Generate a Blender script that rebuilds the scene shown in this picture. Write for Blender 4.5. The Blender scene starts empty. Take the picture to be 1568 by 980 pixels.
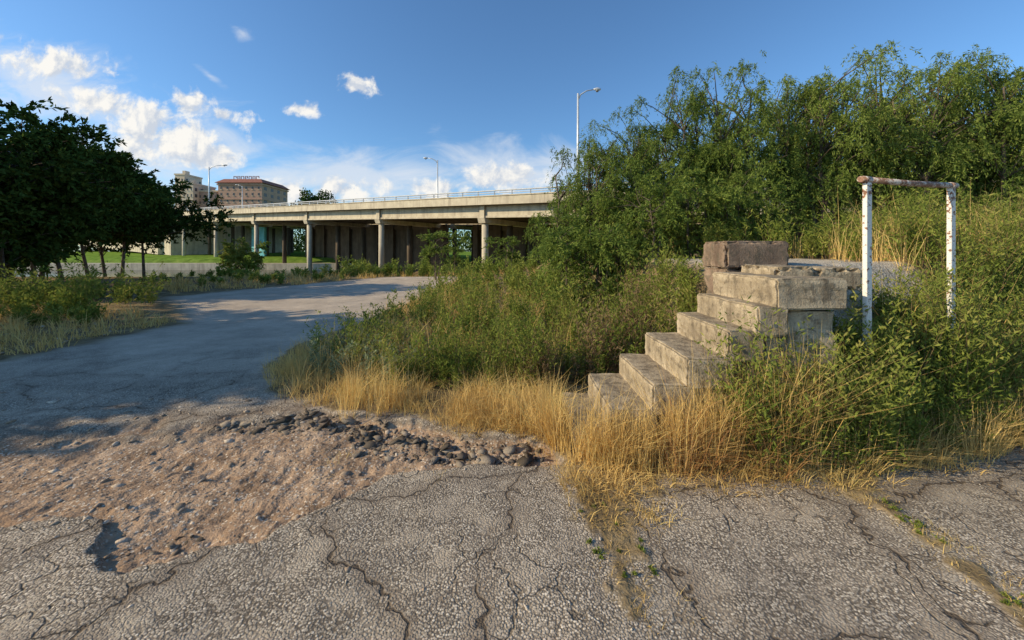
import bpy, math, random
import numpy as np
from mathutils import Vector
R=np.random.default_rng(7); random.seed(7)
S=bpy.context.scene
F=600.0; CH=1.6; HY=385.0
def PX(px,d): return (px-784)/F*d
def PZ(py,d): return CH+(HY-py)/F*d
# ------------------------------------------------------------ noise
_g=np.random.default_rng(3).random((256,256))
def vnoise(x,y):
    xi=np.floor(x).astype(int); yi=np.floor(y).astype(int); fx=x-xi; fy=y-yi
    fx=fx*fx*(3-2*fx); fy=fy*fy*(3-2*fy)
    a=_g[xi%256,yi%256]; b=_g[(xi+1)%256,yi%256]; c=_g[xi%256,(yi+1)%256]; d=_g[(xi+1)%256,(yi+1)%256]
    return (a*(1-fx)+b*fx)*(1-fy)+(c*(1-fx)+d*fx)*fy
def fbm(x,y,s,o=4):
    t=0;a=.5
    x=np.asarray(x,float)*s+13.7; y=np.asarray(y,float)*s+5.1
    for i in range(o):
        t=t+a*(vnoise(x,y)-.5); x=x*2.03+7; y=y*2.03+3; a*=.5
    return t
def sstep(a,b,x):
    t=np.clip((x-a)/(b-a),0,1); return t*t*(3-2*t)
def sdist(poly,x,y):
    x=np.asarray(x,float);y=np.asarray(y,float)
    d=np.full(x.shape,1e9); ins=np.zeros(x.shape,bool); n=len(poly)
    for i in range(n):
        x1,y1=poly[i];x2,y2=poly[(i+1)%n]
        ex,ey=x2-x1,y2-y1
        t=np.clip(((x-x1)*ex+(y-y1)*ey)/(ex*ex+ey*ey),0,1)
        d=np.minimum(d,np.hypot(x-x1-t*ex,y-y1-t*ey))
        c=((y1>y)!=(y2>y))
        with np.errstate(divide='ignore',invalid='ignore'):
            xx=(x2-x1)*(y-y1)/((y2-y1) if y2!=y1 else 1e-9)+x1
        ins^=(c&(x<xx))
    return np.where(ins,d,-d)
# ------------------------------------------------------------ materials
def newmat(name):
    m=bpy.data.materials.new(name); m.use_nodes=True; nt=m.node_tree; nt.nodes.clear()
    return m,nt
class N:
    def __init__(s,nt): s.nt=nt
    def n(s,t,**k):
        nd=s.nt.nodes.new(t)
        for a,b in k.items(): setattr(nd,a,b)
        return nd
    def l(s,a,b): s.nt.links.new(a,b)
    def set(s,inp,v):
        if isinstance(v,bpy.types.NodeSocket): s.l(v,inp)
        else: inp.default_value=v
    def math(s,op,a,b=None,c=None,clamp=False):
        nd=s.n('ShaderNodeMath',operation=op); nd.use_clamp=clamp
        s.set(nd.inputs[0],a)
        if b is not None: s.set(nd.inputs[1],b)
        if c is not None: s.set(nd.inputs[2],c)
        return nd.outputs[0]
    def mr(s,v,a,b,c=0.,d=1.,smooth=False):
        nd=s.n('ShaderNodeMapRange')
        if smooth: nd.interpolation_type='SMOOTHSTEP'
        s.set(nd.inputs[0],v)
        for i,q in enumerate((a,b,c,d)): nd.inputs[i+1].default_value=q
        return nd.outputs[0]
    def mix(s,f,a,b,bt='MIX'):
        nd=s.n('ShaderNodeMix',data_type='RGBA',blend_type=bt)
        s.set(nd.inputs[0],f)
        s.set(nd.inputs[6],a if not isinstance(a,tuple) else (*a[:3],1)); s.set(nd.inputs[7],b if not isinstance(b,tuple) else (*b[:3],1))
        return nd.outputs[2]
    def ramp(s,v,stops):
        nd=s.n('ShaderNodeValToRGB'); s.l(v,nd.inputs[0]); e=nd.color_ramp.elements
        while len(e)<len(stops): e.new(.5)
        for i,(p,c) in enumerate(stops):
            e[i].position=p; e[i].color=(*c,1)
        return nd.outputs[0]
    def noise(s,vec,sc,det=4,rough=.55,dist=0.):
        nd=s.n('ShaderNodeTexNoise'); 
        if vec is not None: s.l(vec,nd.inputs['Vector'])
        nd.inputs['Scale'].default_value=sc; nd.inputs['Detail'].default_value=det; nd.inputs['Roughness'].default_value=rough
        nd.inputs['Distortion'].default_value=dist
        return nd
    def vor(s,vec,sc,feat='F1',rnd=1.,dim='3D'):
        nd=s.n('ShaderNodeTexVoronoi',feature=feat,voronoi_dimensions=dim); s.l(vec,nd.inputs['Vector']); nd.inputs['Scale'].default_value=sc
        nd.inputs['Randomness'].default_value=rnd
        return nd
    def attr(s,name):
        nd=s.n('ShaderNodeAttribute'); nd.attribute_name=name; return nd.outputs['Fac']
    def bump(s,h,st=.5,dist=.01,nrm=None):
        nd=s.n('ShaderNodeBump'); nd.inputs['Strength'].default_value=st; nd.inputs['Distance'].default_value=dist
        s.l(h,nd.inputs['Height'])
        if nrm is not None: s.l(nrm,nd.inputs['Normal'])
        return nd.outputs[0]
    def out(s,col,rough=.9,nrm=None,spec=.3,metal=0.):
        b=s.n('ShaderNodeBsdfPrincipled'); s.set(b.inputs['Base Color'],col if not isinstance(col,tuple) else (*col[:3],1))
        s.set(b.inputs['Roughness'],rough); b.inputs['Specular IOR Level'].default_value=spec; s.set(b.inputs['Metallic'],metal)
        if nrm is not None: s.l(nrm,b.inputs['Normal'])
        o=s.n('ShaderNodeOutputMaterial'); s.l(b.outputs[0],o.inputs[0]); return b
    def outd(s,col,nrm=None):
        b=s.n('ShaderNodeBsdfDiffuse'); s.l(col,b.inputs[0])
        if nrm is not None: s.l(nrm,b.inputs['Normal'])
        o=s.n('ShaderNodeOutputMaterial'); s.l(b.outputs[0],o.inputs[0])

def leaf_mat(name,cols,trans=.3,nscale=.6,dark=.6,inst=False):
    m,nt=newmat(name); q=N(nt)
    g=q.n('ShaderNodeNewGeometry'); 
    rnd=g.outputs['Random Per Island']
    if inst:
        oi=q.n('ShaderNodeObjectInfo'); f=q.math('ADD',q.math('MULTIPLY',rnd,.7),q.math('MULTIPLY',oi.outputs['Random'],.3))
    else:
        ns=q.noise(g.outputs['Position'],nscale,1).outputs[0]
        f=q.math('ADD',q.math('MULTIPLY',rnd,.5),q.mr(ns,.3,.7,0,.5))
    k=len(cols); col=q.ramp(f,[(i/(k-1),c) for i,c in enumerate(cols)])
    d=q.n('ShaderNodeBsdfDiffuse'); q.l(col,d.inputs[0])
    o=q.n('ShaderNodeOutputMaterial')
    if trans>0:
        t=q.n('ShaderNodeBsdfTranslucent'); q.l(col,t.inputs[0])
        mx=q.n('ShaderNodeMixShader'); mx.inputs[0].default_value=trans
        q.l(d.outputs[0],mx.inputs[1]); q.l(t.outputs[0],mx.inputs[2]); q.l(mx.outputs[0],o.inputs[0])
    else: q.l(d.outputs[0],o.inputs[0])
    return m
def simple_mat(name,c1,c2,scale=3.,rough=.85,bs=.3,bd=.01,stain=None,spec=.3,metal=0.):
    m,nt=newmat(name); q=N(nt); g=q.n('ShaderNodeNewGeometry')
    n1=q.noise(g.outputs['Position'],scale,4,.6)
    col=q.mix(q.mr(n1.outputs[0],.3,.7),c1,c2)
    if stain:
        tc=q.n('ShaderNodeMapping'); tc.inputs['Scale'].default_value=(2.5,2.5,.25); q.l(g.outputs['Position'],tc.inputs[0])
        n2=q.noise(tc.outputs[0],scale*.7,4)
        col=q.mix(q.mr(n2.outputs[0],.5,.72,0,.75),col,stain)
    n3=q.noise(g.outputs['Position'],scale*12,3,.65)
    q.out(col,rough,q.bump(n3.outputs[0],bs,bd),spec,metal); return m

M={}
M['willow']=leaf_mat('willow_leaves',[(.09,.135,.03),(.15,.21,.045),(.22,.285,.06),(.38,.41,.12)],.36,.5,inst=True)
M['darkleaf']=leaf_mat('dark_oak_leaves',[(.026,.046,.012),(.046,.078,.018),(.09,.13,.03)],0,.4,inst=True)
M['weed']=leaf_mat('weed_leaves',[(.11,.155,.03),(.18,.23,.045),(.26,.29,.06),(.4,.35,.11)],.34,1.2)
M['weedgrey']=leaf_mat('grey_weed_leaves',[(.17,.22,.1),(.26,.3,.16),(.35,.38,.21)],.3,1.2)
M['dry']=leaf_mat('dry_grass_blades',[(.44,.27,.085),(.65,.44,.15),(.8,.57,.23),(.57,.48,.16)],.25,1.5)
M['reddry']=leaf_mat('rusty_dry_stalks',[(.28,.13,.05),(.42,.22,.09),(.54,.34,.14)],0,1.5)
M['browntwig']=leaf_mat('brown_brush',[(.13,.085,.045),(.21,.14,.075),(.28,.2,.11)],0,1.5)
M['bankgreen']=leaf_mat('bank_leaves',[(.13,.19,.03),(.24,.3,.06),(.38,.37,.11)],.2,.3)
M['bark']=simple_mat('bark',(.08,.06,.045),(.18,.14,.1),8,.95,.7,.02)
# ------------------------------------------------------------ mesh helpers
def link(o,parent=None):
    S.collection.objects.link(o)
    if parent: o.parent=parent
    return o
def empty(name):
    e=bpy.data.objects.new(name,None); e.empty_display_size=.2; S.collection.objects.link(e); return e
def np_mesh(name,V,Q,mats,mi=None,smooth=False):
    me=bpy.data.meshes.new(name); V=np.asarray(V,np.float32).reshape(-1,3); Q=np.asarray(Q,np.int32)
    k=Q.shape[1]; nf=len(Q)
    me.vertices.add(len(V)); me.vertices.foreach_set('co',V.ravel())
    me.loops.add(nf*k); me.loops.foreach_set('vertex_index',Q.ravel())
    me.polygons.add(nf); me.polygons.foreach_set('loop_start',np.arange(0,nf*k,k,dtype=np.int32))
    for m in mats: me.materials.append(m)
    if mi is not None: me.polygons.foreach_set('material_index',np.asarray(mi,np.int32))
    if smooth: me.polygons.foreach_set('use_smooth',np.ones(nf,bool))
    me.update(calc_edges=True); me.validate(); return me
class B:
    def __init__(s): s.v=[];s.f=[];s.m=[];s.sm=[]
    def hexa(s,p,m=0):
        b=len(s.v); s.v+= [tuple(q) for q in p]
        for f in ((0,3,2,1),(4,5,6,7),(0,1,5,4),(1,2,6,5),(2,3,7,6),(3,0,4,7)):
            s.f.append([b+i for i in f]); s.m.append(m); s.sm.append(False)
    def box(s,x0,x1,y0,y1,z0,z1,m=0):
        s.hexa([(x0,y0,z0),(x1,y0,z0),(x1,y1,z0),(x0,y1,z0),(x0,y0,z1),(x1,y0,z1),(x1,y1,z1),(x0,y1,z1)],m)
    def tube(s,pts,rad,n=8,m=0,cap=True):
        pts=[Vector(p) for p in pts]; base=len(s.v); L=len(pts)
        ref=None
        for i,p in enumerate(pts):
            t=(pts[min(i+1,L-1)]-pts[max(i-1,0)]).normalized()
            if ref is None: ref=Vector((0,0,1)) if abs(t.z)<.9 else Vector((1,0,0))
            a=t.cross(ref).normalized(); b=t.cross(a).normalized()
            r=rad[i] if hasattr(rad,'__len__') else rad
            for k in range(n):
                an=2*math.pi*k/n; s.v.append(tuple(p+a*math.cos(an)*r+b*math.sin(an)*r))
        for i in range(L-1):
            for k in range(n):
                s.f.append([base+i*n+k,base+i*n+(k+1)%n,base+(i+1)*n+(k+1)%n,base+(i+1)*n+k]); s.m.append(m); s.sm.append(True)
        if cap:
            s.f.append([base+k for k in range(n)][::-1]); s.m.append(m); s.sm.append(False)
            s.f.append([base+(L-1)*n+k for k in range(n)]); s.m.append(m); s.sm.append(False)
    def build(s,name,mats,parent=None,bevel=0):
        me=bpy.data.meshes.new(name); me.from_pydata(s.v,[],s.f)
        for m in mats: me.materials.append(m)
        me.polygons.foreach_set('material_index',s.m); me.polygons.foreach_set('use_smooth',s.sm); me.update()
        o=bpy.data.objects.new(name,me); link(o,parent)
        if bevel:
            md=o.modifiers.new('b','BEVEL'); md.width=bevel; md.segments=2; md.limit_method='ANGLE'
        return o
# ------------------------------------------------------------ terrain
DIRT=[(-3.02,2.31),(-2.6,2.42),(-2.42,2.36),(-2.28,2.1),(-1.92,2.0),(-1.42,2.18),(-1.26,2.5),(-.8,2.84),(-.22,2.99),(.45,2.93),(.35,3.3),(-.35,3.42),(-.7,3.6),(-1.15,3.7),(-1.9,3.95),(-2.9,3.7),(-4.2,3.55),(-5.6,3.4),(-7,3.2),(-5.5,2.7),(-4.2,2.45)]
ISL=[(-2.75,4.5),(-1.7,3.85),(-1.05,3.95),(-.5,3.55),(.3,3.4),(.55,2.9),(.95,2.6),(1.15,2.9),(1.55,3.12),(2.0,2.98),(2.45,2.6),(2.6,2.9),(2.96,3.15),(3.5,3.1),(4.6,3.5),(8,4.2),(40,8),(60,30),(10,34),(-1.6,34),(-2.2,28),(-3,21),(-3.2,13),(-3.4,9),(-3.75,7),(-3.5,5.5)]
ROADL=[(-60,2),(-14,4.3),(-9.5,5.2),(-7.3,5.6),(-7.3,7),(-7.2,8.7),(-9.5,11.3),(-12,13.7),(-10.6,17.5),(-9,22),(-7,26),(-6,34),(-60,40)]
def seam(x,y):
    a=.17*sstep(1.6,2.9,y)+.05; c=.57+.05*np.sin(y*3)
    s1=a-np.abs(x-c); s1=np.where((y>1.7)&(y<3.2),s1,-1)
    c2=2.32-.12*sstep(2.1,1.5,y); s2=.045+.08*sstep(2.1,3.,y)-np.abs(x-c2); s2=np.where((y>1.3)&(y<3.2),s2,-1)
    return np.maximum(s1,s2)
def masks(x,y):
    nz=fbm(x,y,3.1,4)*.30+fbm(x,y,14,3)*.10
    sd_=sdist(DIRT,x,y)
    sharp=sstep(-.012,.02,sd_+nz*.6)
    fade=sstep(-.3,.45,sd_+fbm(x,y,5,4)*1.3)
    w=sstep(3.0,3.4,y)*sstep(-1.2,-2.4,x)
    dirt=sharp*(1-w)+fade*w
    isl=sdist(ISL,x,y)+nz*.9
    isl=np.maximum(isl,seam(x,y)+fbm(x,y,9,4)*.3)
    lf=sdist(ROADL,x,y)+nz*1.2
    far=np.maximum(sstep(26,27,y+fbm(x,y,.3,3)*3),0)
    soil=np.clip(sstep(-.03,.05,isl)+sstep(-.2,.2,lf)+far,0,1)
    grav=sstep(.0,.25,np.minimum(np.minimum(x-2.5,4.8-x),np.minimum(y-3.2,8.5-y)))
    lawn=sstep(70,73,y)*sstep(0,-10,x)+sstep(40,44,y)*sstep(-8,0,x)
    return dirt,soil,grav,np.clip(lawn,0,1)
def height(x,y):
    x=np.asarray(x,float);y=np.asarray(y,float)
    dirt,soil,grav,lawn=masks(x,y)
    near=np.exp(-(np.maximum(y,0)/25)**2)
    z=fbm(x,y,.5,3)*.05*near+fbm(x,y,3,3)*.022*near
    z=z-dirt*.05+dirt*(fbm(x,y,2.3,4)*.05+fbm(x,y,13,3)*.03+fbm(x,y,34,2)*.018)
    # raised, buckled asphalt lip round the far rim of the hole
    sd_=sdist(DIRT,x,y); z=z+.035*np.exp(-((sd_+.05)/.09)**2)*sstep(2.9,3.3,y)*sstep(-3.2,-2.6,x)*(.4+fbm(x,y,6,3)*2.2)
    for rr in (2.45,2.85):
        rd=np.hypot(x+1.7,y-5.35)-rr+fbm(x,y,1,2)*.1
        lug=.5+.5*np.sin(np.arctan2(x+1.7,5.35-y)*130)
        seg_=sstep(-2.9,-2.4,x)*sstep(-.7,-1.1,x)
        z=z-dirt*seg_*(.008+.010*lug)*np.exp(-(rd/.08)**4)+dirt*seg_*.006*np.exp(-((np.abs(rd)-.12)/.03)**2)
    z=z-.035*np.exp(-(((x+1.95)/.3)**2+((y-2.25)/.18)**2)*1.)*dirt
    z=z+soil*(1-dirt)*(fbm(x,y,4,3)*.05+.005)*near
    y0=2.95+.3*np.maximum(x-2.7,0)
    berm=1.46*sstep(0,1,(y-y0)/1.2)*sstep(2.15,2.8,x+.0*y)*sstep(60,30,x)
    berm2=1.46*sstep(4.4,5.4,y)*sstep(1.7,2.7,x)
    z=z+np.maximum(berm,berm2)*(1+0*x)*sstep(40,24,y)
    left=sstep(1,-6,x)
    z=z-1.45*sstep(24,38,y)*left*sstep(76,70,y)
    z=z-1.4*sstep(38,41,y)*sstep(74,69,y)*sstep(-14,-20,x)
    z=z+.5*sstep(70,74,y)+1.0*sstep(74,120,y)
    return z
def grow(a,b,step,rate):
    o=[a];s=step
    sg=1 if b>a else -1
    while (b-o[-1])*sg>0: s*=rate; o.append(o[-1]+sg*s)
    return o[1:]
xs=np.concatenate([grow(-5.5,-900,.03,1.07)[::-1],np.arange(-5.5,1.2,.016),np.arange(1.2,5.5,.03),grow(5.5,900,.03,1.07)])
ys=np.concatenate([grow(.8,-80,.03,1.12)[::-1],np.arange(.8,4.3,.016),grow(4.3,1200,.02,1.035)])
X,Y=np.meshgrid(xs,ys); Xf=X.ravel();Yf=Y.ravel()
Z=height(Xf,Yf); d_,s_,g_,l_=masks(Xf,Yf)
nx=len(xs);ny=len(ys)
i,j=np.meshgrid(np.arange(nx-1),np.arange(ny-1)); a=(j*nx+i).ravel()
Q=np.stack([a,a+1,a+1+nx,a+nx],1)
isroad=((s_+d_)<.35)&(Yf<30)&(np.abs(Xf)<60)
fr=isroad[Q].sum(1)>=2
V=np.stack([Xf,Yf,Z],1)
gm,nt=newmat('ground_surface'); q=N(nt)
geo=q.n('ShaderNodeNewGeometry'); P=geo.outputs['Position']
dn=q.noise(P,1.8,4,.65); dv=q.n('ShaderNodeVectorMath',operation='SCALE'); q.l(dn.outputs['Color'],dv.inputs[0]); dv.inputs['Scale'].default_value=.6
pv=q.n('ShaderNodeVectorMath',operation='ADD'); q.l(P,pv.inputs[0]); q.l(dv.outputs[0],pv.inputs[1]); PD=pv.outputs[0]
agg=q.vor(P,88)
sp=q.n('ShaderNodeSeparateColor'); q.l(agg.outputs['Color'],sp.inputs[0])
cst=q.ramp(sp.outputs[0],[(0,(.27,.225,.175)),(.45,(.47,.4,.31)),(.8,(.62,.53,.42)),(1,(.86,.76,.61))])
gap=q.mr(agg.outputs['Distance'],.68,.38)
asp=q.mix(gap,(.18,.148,.115),cst)
big=q.noise(P,.9,3,.6).outputs[0]
asp=q.mix(1.,asp,q.ramp(big,[(.25,(.72,.71,.7)),(.5,(.97,.96,.94)),(.7,(1.14,1.11,1.07))]),'MULTIPLY')
patch=q.noise(P,4,4,.7).outputs[0]
asp=q.mix(q.mr(patch,.48,.66,0,.8),asp,(.47,.39,.295))
asp=q.mix(q.mr(patch,.44,.32,0,.5),asp,(.27,.225,.178))
sxy=q.n('ShaderNodeSeparateXYZ'); q.l(P,sxy.inputs[0])
farf=q.mr(q.math('ADD',sxy.outputs[1],q.mr(big,.3,.7,-1.5,1.5)),3.6,6.5,0,1)
dust=q.ramp(q.noise(P,1.1,6,.75).outputs[0],[(.3,(.4,.33,.26)),(.5,(.58,.48,.37)),(.7,(.74,.62,.48))])
asp=q.mix(q.math('MULTIPLY',farf,.75),asp,dust)
nearf=q.math('SUBTRACT',1.,farf)
ck=q.vor(PD,.95,'DISTANCE_TO_EDGE',1.,'2D').outputs[0]
ckm=q.math('SUBTRACT',1.,q.mr(q.math('SUBTRACT',ck,q.mr(patch,.35,.7,-.003,.012)),.0,.007))
ck2=q.vor(PD,3.4,'DISTANCE_TO_EDGE',1.,'2D').outputs[0]
ckm2=q.math('MULTIPLY',q.math('SUBTRACT',1.,q.mr(ck2,.002,.028)),q.mr(big,.46,.52,0.05,.85))
crack=q.math('MULTIPLY',q.math('MAXIMUM',ckm,ckm2,clamp=True),nearf)
asp=q.mix(q.math('MULTIPLY',q.math('MULTIPLY',q.mr(ck,.10,.0),q.mr(patch,.38,.52,.15,.85)),nearf),asp,(.25,.2,.15))
asp=q.mix(q.math('MULTIPLY',crack,.78),asp,(.08,.06,.044))
dn1=q.noise(P,3,5,.68).outputs[0]
dc=q.ramp(dn1,[(.28,(.19,.125,.078)),(.45,(.32,.215,.138)),(.6,(.44,.305,.2)),(.75,(.57,.44,.32))])
st=q.vor(P,48); std=st.outputs['Distance']; ssep=q.n('ShaderNodeSeparateColor'); q.l(st.outputs['Color'],ssep.inputs[0])
stm=q.math('MULTIPLY',q.math('LESS_THAN',std,.42),q.math('GREATER_THAN',q.math('ADD',ssep.outputs[0],q.mr(patch,.35,.65,-.4,.5)),.4))
stc=q.ramp(ssep.outputs[1],[(0,(.14,.11,.085)),(.5,(.4,.32,.24)),(1,(.66,.57,.45))])
dc=q.mix(stm,dc,stc)
sc=q.ramp(dn1,[(.3,(.11,.08,.045)),(.55,(.27,.2,.11)),(.75,(.46,.36,.2))])
gc=q.mix(gap,(.3,.25,.18),q.ramp(sp.outputs[1],[(0,(.4,.35,.28)),(1,(.75,.68,.57))]))
lc=q.ramp(big,[(.3,(.09,.16,.025)),(.6,(.18,.28,.05)),(.8,(.28,.32,.08))])
at_d=q.attr('dirt');at_s=q.attr('soil');at_g=q.attr('gravel');at_l=q.attr('lawn')
edge=q.math('MULTIPLY',q.mr(at_d,.02,.25),q.mr(at_d,.9,.5))
col=q.mix(at_s,asp,sc); col=q.mix(at_d,col,dc); col=q.mix(q.math('MULTIPLY',edge,.4),col,(.12,.095,.07)); col=q.mix(at_g,col,gc); col=q.mix(at_l,col,lc)
hA=q.math('SUBTRACT',q.math('ADD',q.math('MULTIPLY',gap,.5),q.math('MULTIPLY',sp.outputs[2],.55)),q.math('MULTIPLY',crack,1.3))
hD=q.math('MULTIPLY',q.noise(P,14,3,.7).outputs[0],4.)
hm=q.n('ShaderNodeMix',data_type='FLOAT'); q.l(q.math('MAXIMUM',at_d,at_s),hm.inputs[0]); q.l(hA,hm.inputs[2]); q.l(hD,hm.inputs[3])
q.outd(col,q.bump(hm.outputs[0],.85,.008))
def ground_part(name,faces):
    used=np.unique(faces); remap=np.full(len(V),-1,np.int64); remap[used]=np.arange(len(used))
    me=np_mesh(name,V[used],remap[faces],[gm],smooth=True)
    for nm,arr in (('dirt',d_),('soil',s_),('gravel',g_),('lawn',l_)):
        at=me.attributes.new(nm,'FLOAT','POINT'); at.data.foreach_set('value',arr[used].astype(np.float32))
    return link(bpy.data.objects.new(name,me))
ground_part('ground',Q[~fr]); ground_part('asphalt_road',Q[fr])
wm,nt=newmat('river_water_surface'); q=N(nt); g=q.n('ShaderNodeNewGeometry'); 
q.out((.02,.028,.018),.12,q.bump(q.noise(g.outputs['Position'],2.5,3).outputs[0],.25,.05),.5)
me=bpy.data.meshes.new('river_water'); me.from_pydata([(-300,36,-1.75),(-8,36,-1.75),(-8,76,-1.75),(-300,76,-1.75)],[],[(0,1,2,3)]); me.materials.append(wm)
link(bpy.data.objects.new('river_water',me))
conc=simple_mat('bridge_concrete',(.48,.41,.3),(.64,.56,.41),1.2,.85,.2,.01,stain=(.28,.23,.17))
concd=simple_mat('shaded_brown_concrete',(.085,.062,.042),(.14,.105,.07),.8,.9,.2,.01,stain=(.045,.034,.025))  # brown concrete, its colour darkened to paint in the deep shade under the bridge
b=B(); b.box(-140,-26,70.4,73.2,-1.9,-.55); b.build('river_walkway',[conc])
# ------------------------------------------------------------ bridge
O=np.array([-3.52,40.0]); SV=np.array([-13.88,9.04]); e=SV/np.linalg.norm(SV); nr=np.array([.546,.838])
def T(n): return 7.55+.6*n
def bp(n,o,z): p=O+SV*n+nr*o; return (p[0],p[1],z)
def seg(bd,n0,n1,o0,o1,za,zb,m=0,rel=True):
    t0=T(n0) if rel else 0; t1=T(n1) if rel else 0
    bd.hexa([bp(n0,o0,t0+za),bp(n1,o0,t1+za),bp(n1,o1,t1+za),bp(n0,o1,t0+za),bp(n0,o0,t0+zb),bp(n1,o0,t1+zb),bp(n1,o1,t1+zb),bp(n0,o1,t0+zb)],m)
rail=simple_mat('rail_metal',(.45,.46,.46),(.6,.6,.6),2,.5,.1,.01)
asph2=simple_mat('deck_asphalt',(.05,.05,.05),(.08,.08,.075),2,.9)
teal=simple_mat('mural_paint',(.06,.3,.38),(.2,.5,.55),.6,.7)
br=empty('highway_bridge')
for k,(o0,o1) in enumerate(((0,12.),(14.,26.))):
    dk=B(); N0=-3.; N1=6.
    for a in np.arange(N0,N1,1.):
        seg(dk,a,a+.999,o0,o0+.3,-1.2,-.38); seg(dk,a,a+.999,o1-.3,o1,-1.2,-.38)
        seg(dk,a,a+.999,o0+.302,o1-.302,-1.2,-1.0,1)
        seg(dk,a,a+.999,o0-.08,o0+.34,-.378,-.28)
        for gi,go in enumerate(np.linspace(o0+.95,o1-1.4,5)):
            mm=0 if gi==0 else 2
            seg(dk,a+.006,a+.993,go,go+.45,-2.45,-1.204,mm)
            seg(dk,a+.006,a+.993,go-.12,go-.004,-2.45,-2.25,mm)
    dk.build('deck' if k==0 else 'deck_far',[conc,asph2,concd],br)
    cp=B()
    for n in range(-2,7):
        zc=T(n)
        dn_=.45/16.56
        cp.hexa([bp(n-dn_,o0+.75,zc-3.0),bp(n+dn_,o0+.75,zc-3.0),bp(n+dn_,o1-.55,zc-3.0),bp(n-dn_,o1-.55,zc-3.0),bp(n-dn_,o0+.55,zc-2.47),bp(n+dn_,o0+.55,zc-2.47),bp(n+dn_,o1-.25,zc-2.47),bp(n-dn_,o1-.25,zc-2.47)])
        cp.hexa([bp(n-.018,o0+.70,zc-2.46),bp(n+.018,o0+.70,zc-2.46),bp(n+.018,o0+.83,zc-2.46),bp(n-.018,o0+.83,zc-2.46),bp(n-.018,o0+.70,zc-1.21),bp(n+.018,o0+.70,zc-1.21),bp(n+.018,o0+.83,zc-1.21),bp(n-.018,o0+.83,zc-1.21)])
        for ci,co in enumerate((o0+1.3,o0+6.,o1-1.3)):
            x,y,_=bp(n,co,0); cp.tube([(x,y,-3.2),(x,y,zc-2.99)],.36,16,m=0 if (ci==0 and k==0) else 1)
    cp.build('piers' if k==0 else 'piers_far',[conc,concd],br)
rl=B()
for oo in (.12,11.88):
    for a in np.arange(-3,6,.125):
        x,y,_=bp(a,oo,0); z=T(a); rl.hexa([(x-.06,y-.06,z-.28),(x+.06,y-.06,z-.28),(x+.06,y+.06,z-.28),(x-.06,y+.06,z-.28),(x-.05,y-.05,z+.12),(x+.05,y-.05,z+.12),(x+.05,y+.05,z+.12),(x-.05,y+.05,z+.12)])
    rl.tube([bp(a,oo,T(a)+.17) for a in np.arange(-3,6.01,1)],.075,6)
    rl.tube([bp(a,oo,T(a)-.06) for a in np.arange(-3,6.01,1)],.045,6)
rl.build('railing',[rail],br)
wl=B()
for n0,n1 in ((-3.0,.62),(.95,3.3)):
    for a in np.arange(n0,n1-.01,.24):
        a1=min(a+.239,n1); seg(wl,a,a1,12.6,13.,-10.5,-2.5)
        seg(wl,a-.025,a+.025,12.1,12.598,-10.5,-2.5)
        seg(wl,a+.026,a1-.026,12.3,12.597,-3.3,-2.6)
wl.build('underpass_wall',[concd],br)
mw=B(); seg(mw,3.72,4.05,8.0,8.4,-10,-3.2); mw.build('mural_panel',[teal],br)
ab=B(); seg(ab,5.3,5.6,.4,26,-10,-2.5); seg(ab,5.6,12,-.5,26.5,-10,-1.25); seg(ab,5.6,12,-.2,.1,-1.249,-.4); ab.build('abutment',[conc],br)
# ------------------------------------------------------------ street lamps
galv=simple_mat('galvanised_steel',(.5,.52,.53),(.68,.69,.7),3,.45,.05,.005,metal=.3)
lens=simple_mat('lamp_lens',(.2,.2,.19),(.3,.3,.28),5,.3)
def lamp(x,y,z0,ztop,arm,ad=(1,0)):
    E=empty('street_lamp'); bd=B(); H=ztop-z0
    bd.tube([(x,y,z0),(x,y,z0+.5)],[.2,.2],10)
    bd.tube([(x,y,z0+.3),(x,y,z0+H*.5),(x,y,ztop-.35)],[.14,.12,.085],10)
    ax,ay=ad
    pts=[(x,y,ztop-.9),(x+ax*arm*.12,y+ay*arm*.12,ztop-.45),(x+ax*arm*.4,y+ay*arm*.4,ztop-.12),(x+ax*arm*.75,y+ay*arm*.75,ztop)]
    bd.tube(pts,[.07,.06,.055,.05],8); bd.build('pole',[galv],E)
    h=B(); px,py=x+ax*arm*.72,y+ay*arm*.72
    L=arm*.34
    prof=[(0,.06),(.15,.13),(.45,.2),(.8,.17),(1,.07)]
    h.tube([(px+ax*L*t,py+ay*L*t,ztop+.02) for t,_ in prof],[r*.75 for _,r in prof],10)
    h.tube([(px+ax*L*.5,py+ay*L*.5,ztop-.02),(px+ax*L*.5,py+ay*L*.5,ztop-.2)],[.16,.11],10,1)
    h.build('lamp_head',[galv,lens],E)
def onb(n,o): p=O+SV*n+nr*o; return p[0],p[1]
x,y=onb(-.653,.5); lamp(x,y,T(-.653)-1.1,PZ(137,y),1.9,(1,0))
x,y=PX(670,62),62; lamp(x,y,2,PZ(242,y),2.1,(-1,0))
x,y=onb(4.0,.5); lamp(PX(320,y),y,T(4)-1.1,PZ(253,y),3.4,(1,0))
x,y=PX(371,120),120; lamp(x,y,2,PZ(283,y),2.,(-1,0))
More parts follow.
